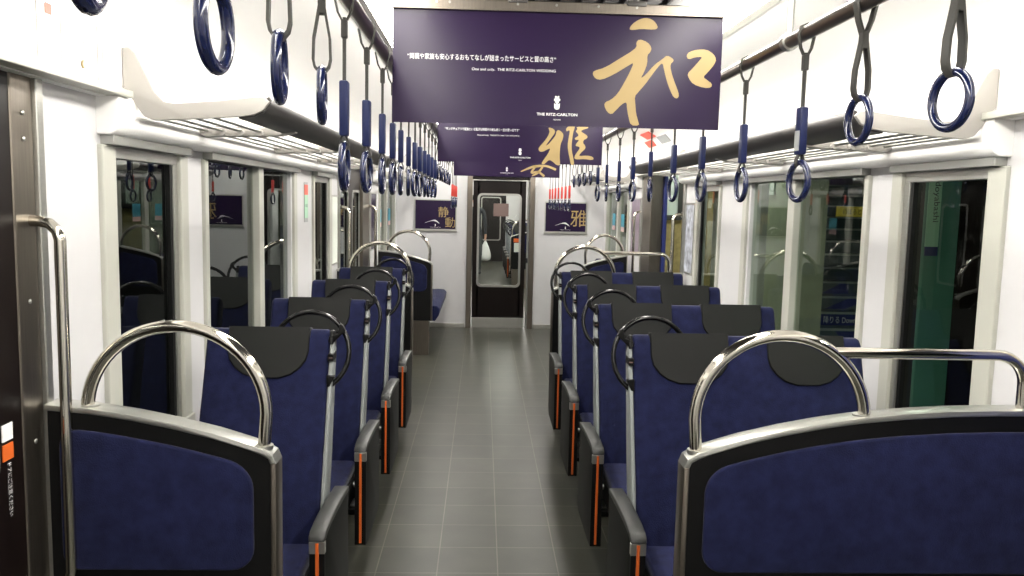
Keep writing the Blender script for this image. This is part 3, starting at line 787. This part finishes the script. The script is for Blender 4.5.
# ------------------------------------------------------------------ hanging banners
wa = [
[(0.2185,-0.067),(0.2275,-0.051),(0.2485,-0.036),(0.2695,-0.03),(0.2895,-0.034),(0.3035,-0.046),(0.3105,-0.06),(0.2985,-0.066),(0.2565,-0.064),(0.2315,-0.069)],
[(0.2515,-0.095),(0.2795,-0.104),(0.2925,-0.121),(0.2885,-0.135),(0.2795,-0.143),(0.2805,-0.17),(0.2725,-0.194),(0.2605,-0.217),(0.2765,-0.204),(0.3035,-0.172),(0.3295,-0.153),(0.3415,-0.142),(0.3615,-0.152),(0.3635,-0.16),(0.3535,-0.169),(0.3555,-0.188),(0.3655,-0.216),(0.3775,-0.243),(0.3855,-0.264),(0.3805,-0.275),(0.3685,-0.272),(0.3565,-0.251),(0.3445,-0.223),(0.3345,-0.189),(0.3285,-0.165),(0.3145,-0.179),(0.2945,-0.207),(0.2775,-0.232),(0.2565,-0.257),(0.2445,-0.271),(0.2475,-0.296),(0.2505,-0.324),(0.2585,-0.348),(0.2625,-0.362),(0.2355,-0.362),(0.2275,-0.338),(0.2215,-0.31),(0.2195,-0.289),(0.2045,-0.297),(0.1875,-0.315),(0.1735,-0.33),(0.1585,-0.322),(0.1485,-0.302),(0.1525,-0.291),(0.1685,-0.285),(0.1895,-0.266),(0.2095,-0.231),(0.2255,-0.199),(0.2385,-0.167),(0.2215,-0.177),(0.1765,-0.206),(0.1375,-0.224),(0.1185,-0.221),(0.1085,-0.206),(0.1135,-0.196),(0.1475,-0.186),(0.1955,-0.155),(0.2305,-0.133),(0.2455,-0.119),(0.2425,-0.107)],
[(0.4025,-0.142),(0.4105,-0.13),(0.4365,-0.122),(0.4655,-0.121),(0.4875,-0.133),(0.4985,-0.15),(0.4925,-0.167),(0.4725,-0.192),(0.4585,-0.206),(0.4735,-0.216),(0.4885,-0.226),(0.4865,-0.238),(0.4635,-0.24),(0.4275,-0.229),(0.4135,-0.211),(0.4085,-0.197),(0.4255,-0.179),(0.4455,-0.155),(0.4545,-0.144),(0.4305,-0.146),(0.4095,-0.154)]]
ga = [
[(0.1735,-0.143),(0.2015,-0.149),(0.2165,-0.163),(0.2135,-0.18),(0.1925,-0.209),(0.1655,-0.248),(0.1585,-0.258),(0.1765,-0.247),(0.2035,-0.215),(0.2225,-0.187),(0.2235,-0.166),(0.2375,-0.157),(0.2585,-0.169),(0.2695,-0.186),(0.2655,-0.214),(0.2535,-0.242),(0.2495,-0.277),(0.2485,-0.319),(0.2525,-0.361),(0.2505,-0.377),(0.2295,-0.375),(0.2075,-0.355),(0.1855,-0.343),(0.1685,-0.356),(0.1515,-0.374),(0.1335,-0.369),(0.1505,-0.342),(0.1745,-0.307),(0.1905,-0.271),(0.1695,-0.28),(0.1425,-0.295),(0.1225,-0.294),(0.1135,-0.28),(0.1215,-0.263),(0.1475,-0.234),(0.1715,-0.199),(0.1825,-0.171),(0.1775,-0.157)],
[(0.2835,-0.147),(0.3005,-0.133),(0.3395,-0.13),(0.3375,-0.146),(0.3295,-0.17),(0.3255,-0.205),(0.3215,-0.247),(0.3245,-0.289),(0.3345,-0.324),(0.3425,-0.373),(0.3215,-0.373),(0.3135,-0.338),(0.3035,-0.297),(0.2965,-0.255),(0.3015,-0.206),(0.3085,-0.164),(0.3025,-0.157),(0.2875,-0.168)],
[(0.3465,-0.135),(0.4205,-0.132),(0.4245,-0.142),(0.3925,-0.151),(0.3755,-0.162),(0.4005,-0.176),(0.4225,-0.192),(0.4155,-0.207),(0.3985,-0.214),(0.3915,-0.232),(0.4065,-0.249),(0.4105,-0.266),(0.3935,-0.284),(0.3765,-0.302),(0.3695,-0.316),(0.4195,-0.311),(0.4555,-0.317),(0.4645,-0.331),(0.4525,-0.339),(0.4055,-0.333),(0.3635,-0.337),(0.3435,-0.334),(0.3415,-0.32),(0.3545,-0.295),(0.3755,-0.267),(0.3675,-0.257),(0.3465,-0.254),(0.3495,-0.24),(0.3705,-0.215),(0.3455,-0.217),(0.3395,-0.205),(0.3655,-0.19),(0.3585,-0.177),(0.3435,-0.163),(0.3575,-0.149)]]
def smooth_poly(P):
    out = []; n = len(P)                        # one round of corner cutting
    for i in range(n):
        a, b = P[i], P[(i+1) % n]
        out += [(a[0]*.75+b[0]*.25, a[1]*.75+b[1]*.25), (a[0]*.25+b[0]*.75, a[1]*.25+b[1]*.75)]
    return out
def ribbon(pts, ws):
    P = [Vector((p[0], p[1])) for p in pts]; Q = []; Wd = []
    n = len(P)                                  # catmull-rom
    for i in range(n-1):
        p0, p1, p2, p3 = P[max(i-1, 0)], P[i], P[i+1], P[min(i+2, n-1)]
        for k in range(5):
            t = k/5; Q.append(.5*((2*p1)+(p2-p0)*t+(2*p0-5*p1+4*p2-p3)*t*t+(3*p1-p0-3*p2+p3)*t**3)); Wd.append(ws[i]*(1-t)+ws[i+1]*t)
    Q.append(P[-1]); Wd.append(ws[-1])
    Lf, Rt = [], []
    for i, q in enumerate(Q):
        d = (Q[min(i+1, len(Q)-1)]-Q[max(i-1, 0)]).normalized(); nrm = Vector((-d.y, d.x))
        Lf.append(tuple(q+nrm*Wd[i]/2)); Rt.append(tuple(q-nrm*Wd[i]/2))
    return Lf + Rt[::-1]
def art(mb, P, y, x=0, z=0, sc=1.):
    # a thin inked shape triangulated on the sheet, built as its own small prism
    n = len(P)
    vs, _, fs, _, _, _ = delaunay_2d_cdt([Vector(p) for p in P], [], [list(range(n))], 1, 1e-6)
    v = [mb.bm.verts.new((x+p[0]*sc, y, z+p[1]*sc)) for p in vs]
    for f in fs:
        try: mb.bm.faces.new([v[i] for i in f])
        except ValueError: pass

def crest(parent, x, z, h, y):
    m = MB()             # small lion-head-over-crown crest
    circ = lambda cx, cz, r, k=1.: [(cx+r*math.cos(a*PI/6), cz+r*k*math.sin(a*PI/6)) for a in range(12)]
    for (cx, cz, r, k) in ((0, .30, .17, 1.), (-.16, .22, .08, 1.1), (.16, .22, .08, 1.1), (0, .08, .15, .8), (-.1, .44, .07, 1), (.1, .44, .07, 1)):
        art(m, circ(cx, cz, r, k), y, x, z, h)
    art(m, [(-.22, -.02), (-.11, -.10), (0, -.0), (.11, -.10), (.22, -.02), (.20, -.34), (.14, -.46), (0, -.5), (-.14, -.46), (-.20, -.34)], y-.0002, x, z, h)
    m.build('crest', 'ink', parent, 0)
KB = .922
def banner(Y, polys, label, line1, line2, ti):
    W_, H = 1.03, .375; zt = 2.215
    t = thing('hanging_banner', label, 'banner', (CX*KB, Y*KB, 1.6+(zt-1.6)*KB), 'purple banners hanging across the aisle'); t.scale = (KB, KB, KB)
    m = MB(); nx, nz = 16, 6                     # a gently waving sheet
    bm = m.bm; G = {}
    for face in (0, 1):
        for i in range(nx+1):
            for j in range(nz+1):
                x = -W_/2+W_*i/nx; z = -H*j/nz
                G[face, i, j] = bm.verts.new((x, .0007 if face else -.0007, z))
    for i in range(nx):
        for j in range(nz):
            bm.faces.new((G[0, i, j], G[0, i+1, j], G[0, i+1, j+1], G[0, i, j+1])); bm.faces.new((G[1, i, j], G[1, i, j+1], G[1, i+1, j+1], G[1, i+1, j]))
    for i in range(nx):
        for j in (0, nz): bm.faces.new((G[0, i, j], G[1, i, j], G[1, i+1, j], G[0, i+1, j]))
    for j in range(nz):
        for i in (0, nx): bm.faces.new((G[0, i, j], G[0, i, j+1], G[1, i, j+1], G[1, i, j]))
    m.build('sheet', 'purple', t, 0)
    m = MB(); m.box(-W_/2-.012, W_/2+.010, -.009, .009, -.026, .004, .003); m.box(-W_/2-.012, W_/2+.010, -.013, -.006, -.030, -.022, .001); r = m.build('clamp_rail', 'steel', t, 0)
    q = MB()
    for x in (-.38, -.34, -.13, -.01, .12, .24, .38, .42): q.tube([(x, -.012, -.008), (x, -.008, -.008)], .004, 8)
    q.build('rivets', 'alu', r)
    for x in (-.13, .24):
        h = MB(); h.box(x-.03, x+.03, -.014, .014, -.004, .012, .003); h.tube([(x, 0, .01), (x, 0, .124)], .006, 8); h.build('hook', 'gunmetal', t, 40)
    m = MB()
    for P in polys: art(m, smooth_poly(P), -.0012, 0, -.005)
    m.build('calligraphy', 'gold', t, 0)
    y = -.0012
    text('slogan', line1, .462, 'ink', t, (-.238, y, -.171), height=.0185, bold=.0004)
    text('slogan', line2, .262, 'ink', t, (-.138, y, -.207), height=.0105)
    crest(t, -.0, -.303, .042, y)
    text('lettering', 'THE RITZ-CARLTON', .128, 'ink', t, (.001, y, -.339), height=.0085, bold=.002)
    text('lettering', 'OSAKA', .024, 'ink', t, (.001, y, -.355), height=.0045)
    return t
banner(2.60, wa, 'nearest purple banner with gold calligraphy and white slogan, hung from the ceiling', '“両親や家族も安心するおもてなしが詰まったサービスと質の高さ”', 'One and only.  THE RITZ-CARLTON WEDDING', 0)
banner(5.15, ga, 'middle purple banner with gold calligraphy, partly behind the nearest banner', '“サンクチュアリで家族といる贅沢な時間その後も続く一生の思い出です”', 'One and only.  THE RITZ-CARLTON WEDDING', 1)
on = [ribbon([(.135,-.318),(.205,-.286),(.27,-.265),(.38,-.258),(.478,-.291)], [.008,.02,.024,.02,.022]), ribbon([(.2875,-.253),(.24,-.324),(.305,-.316),(.366,-.358)], [.016,.022,.018,.024]), ribbon([(.3485,-.264),(.3065,-.32),(.2465,-.356)], [.018,.022,.01]),
      ribbon([(.30,-.12),(.32,-.15)], [.02,.03]), ribbon([(.22,-.2),(.24,-.17),(.36,-.16),(.41,-.17),(.39,-.21)], [.018,.02,.016,.022,.012])]
banner(7.97, on, 'farthest purple banner with gold calligraphy, above the end door', '“おもてなしの心で結ぶ安らぎの一日を大切なふたりに贈ります”', 'One and only.  THE RITZ-CARLTON WEDDING', 2)

# posters on the end wall
def end_poster(x0, x1, z0, z1, label, chars):
    t = thing('end_wall_poster', label, 'poster', ((x0+x1)/2, Y1, z0), 'framed purple posters on the end wall')
    w = (x1-x0)/2; h = z1-z0
    m = MB(); frame(m, -w-.012, w+.012, -.012, h+.012, .014, .004, 'Y', -.012, 0); m.box(-w-.02, w+.02, -.02, 0, -.03, -.012, .002); m.build('frame', 'alu', t, 0)
    MB().box(-w, w, -.008, -.001, 0, h).build('print', 'purple', t, 0)
    for (c, x, z, s) in chars: text('calligraphy', c, s, 'gold', t, (x, -.0085, z), height=s, bold=.0)
    text('lettering', 'THE RITZ-CARLTON', .13, 'ink', t, (.0, -.0085, .022), height=.008)
    crest(t, .0, .048, .03, -.0085)
    m = MB(); art(m, ribbon([(-.13, .075), (-.06, .10), (0, .105), (.05, .07)], [.002, .005, .02, .003]), -.0085); m.build('white_swoosh', 'ink', t, 0)
end_poster(-.84, -.335, 1.24, 1.60, 'purple poster with gold characters on the end wall, left of the end door', [('静', .10, .215, .13), ('動', .185, .085, .125)])
end_poster(.79, 1.30, 1.24, 1.60, 'purple poster with one large gold character on the end wall, right of the end door', [('雅', .165, .17, .21)])

# ------------------------------------------------------------------ next car, seen through the end door
N0, N1 = Y1+.35, 22.0
struct(MB().box(X(-1, 1.42), X(1, 1.42), N0, N1, -.06, 0).build('floor', 'floor', smooth=0))
nw = MB()
for s in (-1, 1):
    a = sorted((X(s, 1.30), X(s, 1.36)))
    nw.box(a[0], a[1], N0, N1, 0, .8); nw.box(a[0], a[1], N0, N1, 1.72, 2.3)
    for y0, y1 in ((N0, 11.2), (12.6, 13.0), (14.6, 15.0), (16.5, 16.8), (18.3, 18.6), (20.2, 20.5), (21.6, N1)): nw.box(a[0], a[1], y0, y1, .8, 1.72)
nw.box(X(-1, 1.36), CX-.36, N0, N0+.05, 0, 2.3); nw.box(CX+.36, X(1, 1.36), N0, N0+.05, 0, 2.3); nw.box(CX-.36, CX+.36, N0, N0+.05, 1.88, 2.3)
struct(nw.build('wall_next_car', 'white', smooth=0))
struct(MB().box(X(-1, 1.36), X(1, 1.36), N0, N1, 2.3, 2.34).build('ceiling', 'cove', smooth=0))
struct(MB().box(X(-1, 1.36), X(1, 1.36), N1, N1+.05, 0, 2.3).build('wall_next_car_end', 'white', smooth=0))
de = MB(); de.box(CX-.40, CX+.40, N1-.03, N1, 0, 1.9, .004); dq = struct(de.build('door_6', 'door', smooth=0)); frame(MB(), CX-.27, CX+.27, .55, 1.72, .03, .05, 'Y', N1-.04, N1-.028).build('window_frame', 'alu', dq, 40)
gw = MB()
gw.box(CX-.46, CX-.42, Y1+.06, N0, 0, 2.0); gw.box(CX+.43, CX+.47, Y1+.06, N0, 0, 2.0); gw.box(CX-.46, CX+.47, Y1+.06, N0, 1.95, 2.0)
struct(gw.build('wall_gangway', 'grey', smooth=0))
for s in (-1, 1):
    lt = thing('ceiling_light', 'ceiling light in the next car, over the %s seats' % ('single' if s < 0 else 'double'), 'ceiling light', (X(s, .535), 16.3, 2.27), 'ceiling light strips')
    MB().box(-.06, .06, -5.2, 5.2, -.02, .02, .006).build('diffuser', 'light', lt, 0)
def npart(side, y, label):
    o = partition(side, y, label, rail=False); return o
npart(1, 15.0, 'padded partition with chrome hoop in the next car, on the right'); npart(-1, 15.0, 'padded partition with chrome hoop in the next car, on the left')
tk = thing('partition_sticker', 'orange and white notice on the dark partition in the next car', 'notice', (.68, 14.975, .74))
MB().box(-.10, .10, -.016, -.012, .12, .19).build('orange_panel', 'orange', tk, 0); MB().box(-.09, .09, -.016, -.012, -.06, .11).build('white_panel', 'paper', tk, 0)
for i, y in enumerate((16.0, 16.9, 17.8, 18.7)):
    a = copy_tree(sR); a.location.y = y; a['label'] = 'blue double seat in the next car, %s row beyond its partition' % ordw[i]; a['group'] = 'seats in the next car'
for i, y in enumerate((16.0, 16.9)):
    a = copy_tree(sL); a.location.y = y; a['label'] = 'blue single seat in the next car, %s row beyond its partition' % ordw[i]; a['group'] = 'seats in the next car'

# passenger in the next car holding a white bag
def person(x, y):
    t = thing('person', 'person in dark coat standing in the next car, white bag in one hand', 'person', (x, y, 0))
    me = bpy.data.meshes.new('body'); bm = bmesh.new()
    V = {}; R = {}
    def v(n, co, r): V[n] = bm.verts.new(co); R[n] = r
    def e(a, b): bm.edges.new((V[a], V[b]))
    v('pel', (0, 0, .92), .125); v('wst', (0, 0, 1.06), .118); v('chs', (0, 0, 1.26), .135); v('nck0', (0, 0, 1.42), .075); v('nck', (0, -.005, 1.49), .05); v('hd', (0, -.015, 1.56), .075); v('hd2', (0, -.01, 1.64), .082)
    v('cr', (0, -.0, 1.70), .06)
    for a, b in (('pel', 'wst'), ('wst', 'chs'), ('chs', 'nck0'), ('nck0', 'nck'), ('nck', 'hd'), ('hd', 'hd2'), ('hd2', 'cr')): e(a, b)
    for s, q in ((1, 'r'), (-1, 'l')):
        st = .10*s
        v('hip'+q, (s*.09, 0, .86), .092); v('kn'+q, (s*.10, -st*.9, .48), .06); v('an'+q, (s*.10, -st*1.0, .09), .04); v('to'+q, (s*.11, -st*1.0-.15, .03), .034)
        e('pel', 'hip'+q); e('hip'+q, 'kn'+q); e('kn'+q, 'an'+q); e('an'+q, 'to'+q)
        v('sh'+q, (s*.17, 0, 1.38), .058); v('el'+q, (s*.215, .02, 1.10), .044); v('wr'+q, (s*.225, -.04, .87), .028); v('pm'+q, (s*.225, -.05, .81), .026)
        e('nck0', 'sh'+q); e('sh'+q, 'el'+q); e('el'+q, 'wr'+q); e('wr'+q, 'pm'+q)
        for k in range(4):
            v('f%s%d' % (q, k), (s*.225, -.078+.018*k, .755-.006*(1 if k in (1, 2) else 0)), .0085); v('g%s%d' % (q, k), (s*.212, -.075+.018*k, .725), .0075)
            e('pm'+q, 'f%s%d' % (q, k)); e('f%s%d' % (q, k), 'g%s%d' % (q, k))
        v('th'+q, (s*.205, -.085, .79), .009); v('ti'+q, (s*.20, -.095, .76), .008); e('pm'+q, 'th'+q); e('th'+q, 'ti'+q)
    names = list(V); bm.verts.index_update(); bm.to_mesh(me); bm.free()
    o = bpy.data.objects.new('body', me); C.objects.link(o); o.parent = t
    sk = o.modifiers.new('skin', 'SKIN'); 
    for i, n in enumerate(names):
        me.skin_vertices[0].data[i].radius = (R[n], R[n]*(.72 if n in ('chs', 'wst', 'pel') else 1)); me.skin_vertices[0].data[i].use_root = (n == 'pel')
    sb = o.modifiers.new('sub', 'SUBSURF'); sb.levels = 1; sb.render_levels = 1
    bpy.context.view_layer.update(); dg = bpy.context.evaluated_depsgraph_get()
    m2 = bpy.data.meshes.new_from_object(o.evaluated_get(dg)); o.modifiers.clear(); o.data = m2; m2.name = 'body'
    m2.materials.clear(); [m2.materials.append(M[k]) for k in ('cloth', 'trouser', 'skin')]
    for p in m2.polygons:
        c = p.center; z = c.z
        p.material_index = 2 if (z > 1.47 or (abs(c.x) > .19 and z < .87)) else (1 if z < .84 else 0); p.use_smooth = True
    hr = MB(); hr.ball((0, .012, 1.665), .092, (1, 1.1, 1.0), 16); hr.build('hair', 'hair', t)
    fc = MB(); fc.ball((0, -.10, 1.585), .014, (.8, 1.2, 1.4), 8); fc.build('nose', 'skin', t)
    ey = MB(); [ey.ball((q*.03, -.088, 1.615), .009, (1.2, .6, .7), 8) for q in (-1, 1)]; ey.box(-.02, .02, -.094, -.088, 1.548, 1.555, .002); ey.build('eyes_and_mouth', 'hair', t)
    return t
person(-.15, 18.0)
bg = MB(); bm = bg.bm
prof = [(.74, .010, .006), (.70, .03, .02), (.62, .07, .035), (.50, .11, .055), (.40, .13, .065), (.33, .12, .06), (.30, .07, .03)]
rings = []
for z, a, b in prof: rings.append([bm.verts.new((a*math.cos(k*PI/8)*(1+.06*math.sin(k*3)), b*math.sin(k*PI/8), z+.012*math.sin(k*2.3))) for k in range(16)])
for A, B in zip(rings, rings[1:]):
    for k in range(16): bm.faces.new((A[k], A[(k+1) % 16], B[(k+1) % 16], B[k]))
bm.faces.new(rings[0]); bm.faces.new(rings[-1])
tag(bg.build('plastic_bag', 'bag', None, 60, (.075, 17.95, 0)), 'white plastic bag hanging from the hand of the person in the next car', 'bag')

# ------------------------------------------------------------------ outside: platform on the right, dark tunnel on the left
struct(MB().box(X(-1, 2.6), X(-1, 2.45), -3, 14, -1, 3.2).build('wall_tunnel', 'tunnel', smooth=0))
struct(MB().box(1.75, 9, -3, 22, -.25, -.06).build('floor_platform', 'stone', smooth=0))
struct(MB().box(1.9, 9, -3, 22, 3.0, 3.1).build('ceiling_platform', 'grey', smooth=0))
struct(MB().box(8.9, 9.0, -3, 22, -.1, 3.0).build('wall_platform', 'olive', smooth=0))
struct(MB().box(1.75, 9, 21.9, 22, -.1, 3.0).build('wall_platform_end', 'olive', smooth=0))
for i, y in enumerate((1.5, 6.0, 10.2)):
    l = thing('platform_light', 'strip light on the platform ceiling, %s from the camera' % ordw[i], 'ceiling light', (2.9, y, 2.96), 'platform strip lights')
    MB().box(-.06, .06, -.7, .7, -.03, .0, .01).build('tube_cover', 'slight', l, 0); MB().box(-.1, .1, -.75, .75, 0, .04, .004).build('housing', 'cream', l, 0)
# green pillar with station name
pl = thing('station_name_pylon', 'green platform pylon with upright station name strip outside the right window', 'sign', (2.875, 5.2, -.06))
MB().box(0, .22, 0, .04, 0, 2.9, .006).build('shaft', 'green', pl, 40)
m = MB().box(.0, .085, -.012, 0, 1.43, 2.6, .002).build('name_strip', 'mint', pl, 0)
text('lettering', 'Yodoyabashi', .34, 'black_ink', m, (.05, -.014, 1.76), (PI/2, PI/2, 0), height=.05)
MB().box(.0, .085, -.013, 0, 1.37, 1.43, .002).build('blue_band', 'navy', pl, 0)
kb = thing('platform_cabinet', 'dark brown cabinet standing behind the green platform pylon', 'cabinet', (3.15, 5.5, -.06))
MB().box(0, .75, 0, .5, .08, 2.5, .01).build('body', 'door', kb, 0); MB().box(.02, .73, .02, .48, 0, .08).build('foot', 'black', kb, 0); MB().box(.3, .33, -.01, 0, .3, 2.3, .002).build('door_seam', 'gunmetal', kb, 0)
# stair with floor-to-riser graphics
sx0, sx1, sy = 3.78, 5.6, 8.7
st = thing('platform_stairs', 'station stairs with blue arrow graphics on the risers, seen through the middle right window', 'stairs', (0, 0, 0))
m = MB(); e = MB(); rise, run = .155, .27
for i in range(13):
    m.box(sx0, sx1, sy+i*run, sy+(i+1)*run, -.06, -.06+(i+1)*rise)
    e.box(sx0, sx1, sy+i*run-.006, sy+i*run+.03, -.06+(i+1)*rise-.02, -.06+(i+1)*rise+.004)
m.build('steps', 'stepgrey', st, 0); e.build('step_edges', 'stepedge', st, 0)
def riser(i, x0, x1, mname, nm): MB().box(x0, x1, sy+i*run-.004, sy+i*run, -.06+i*rise+.006, -.06+(i+1)*rise-.02).build(nm, mname, st, 0)
def tri(i, pts, nm='blue_graphic'):
    mm = MB(); mm.prism([(p[0], -.06+i*rise+.008+p[1]*(rise-.03)) for p in pts], 'Y', sy+i*run-.004, sy+i*run); mm.build(nm, 'navy', st, 0)
tri(1, [(4.12, 0), (4.22, 0), (4.34, 1), (4.0, 1)])
riser(2, sx0, sx1, 'navy', 'blue_graphic')
text('lettering', '降りる Down', .38, 'ink', st, (4.17, sy+2*run-.006, -.06+2.45*rise), height=.085)
tri(3, [(3.80, 0), (4.02, 0), (4.05, .3), (4.05, 1), (3.80, 1)]); tri(3, [(4.10, 0), (4.35, 0), (4.62, 1), (4.38, 1)])
tri(4, [(3.80, 0), (4.05, 0), (4.05, 1), (3.80, 1)]); tri(4, [(4.16, .0), (4.5, .0), (4.5, 1), (4.4, 1)])
riser(9, sx0, 4.0, 'cyan', 'blue_graphic')
ys = thing('yellow_sign', 'long yellow sign with dark lettering above the station stairs', 'sign', (4.35, sy-.1, 1.52))
MB().box(-.58, .8, -.01, .01, 0, .11, .003).build('board', 'yellow', ys, 0); text('lettering', 'のぼるときは ↑', .36, 'black_ink', ys, (-.33, -.012, .055), height=.06)
MB().box(.75, .79, -.02, .02, -1.58, 1.5).build('post', 'stepgrey', ys, 0)
# side wall of the stairs with posters, boards
wl = struct(MB().box(3.45, 3.76, 8.8, 14, -.06, 3.0).build('wall_stairs', 'olive', smooth=0))
for (y, z0, z1, m_, lab) in ((10.0, 1.75, 2.5, 'paper', 'white notice high on the olive station wall'), (11.4, 1.05, 1.6, 'paper', 'pale notice on the olive station wall, middle height')):
    tag(MB().box(3.425, 3.445, y-.45, y+.45, z0, z1, .002).build('station_notice', m_, smooth=0), lab, 'notice', 'notices on the station wall')
struct(MB().box(3.0, 3.14, 8.9, 9.04, -.06, 3.0).build('trim_station_post', 'cream', smooth=0))
# what stands beyond the open right door
bd = thing('station_board', 'tan station wall board with a dark framed case, beyond the open right door', 'board', (2.75, 11.6, -.06))
MB().box(-.42, .55, 0, .2, 0, 3.05).build('board', 'tan', bd, 0)
MB().box(-.62, -.28, -.02, .2, 0, 3.05, .004).build('pale_post', 'cream', bd, 0)
f2 = MB(); frame(f2, -.24, .10, 1.45, 2.35, .07, .004, 'Y', -.05, 0); f2.build('case_frame', 'gunmetal', bd, 0); MB().box(-.18, .04, -.02, -.005, 1.5, 2.3).build('case_print', 'paper', bd, 0)
MB().box(-.5, -.30, -.03, -.021, 1.24, 1.66).build('paper_notice', 'paper', bd, 0)
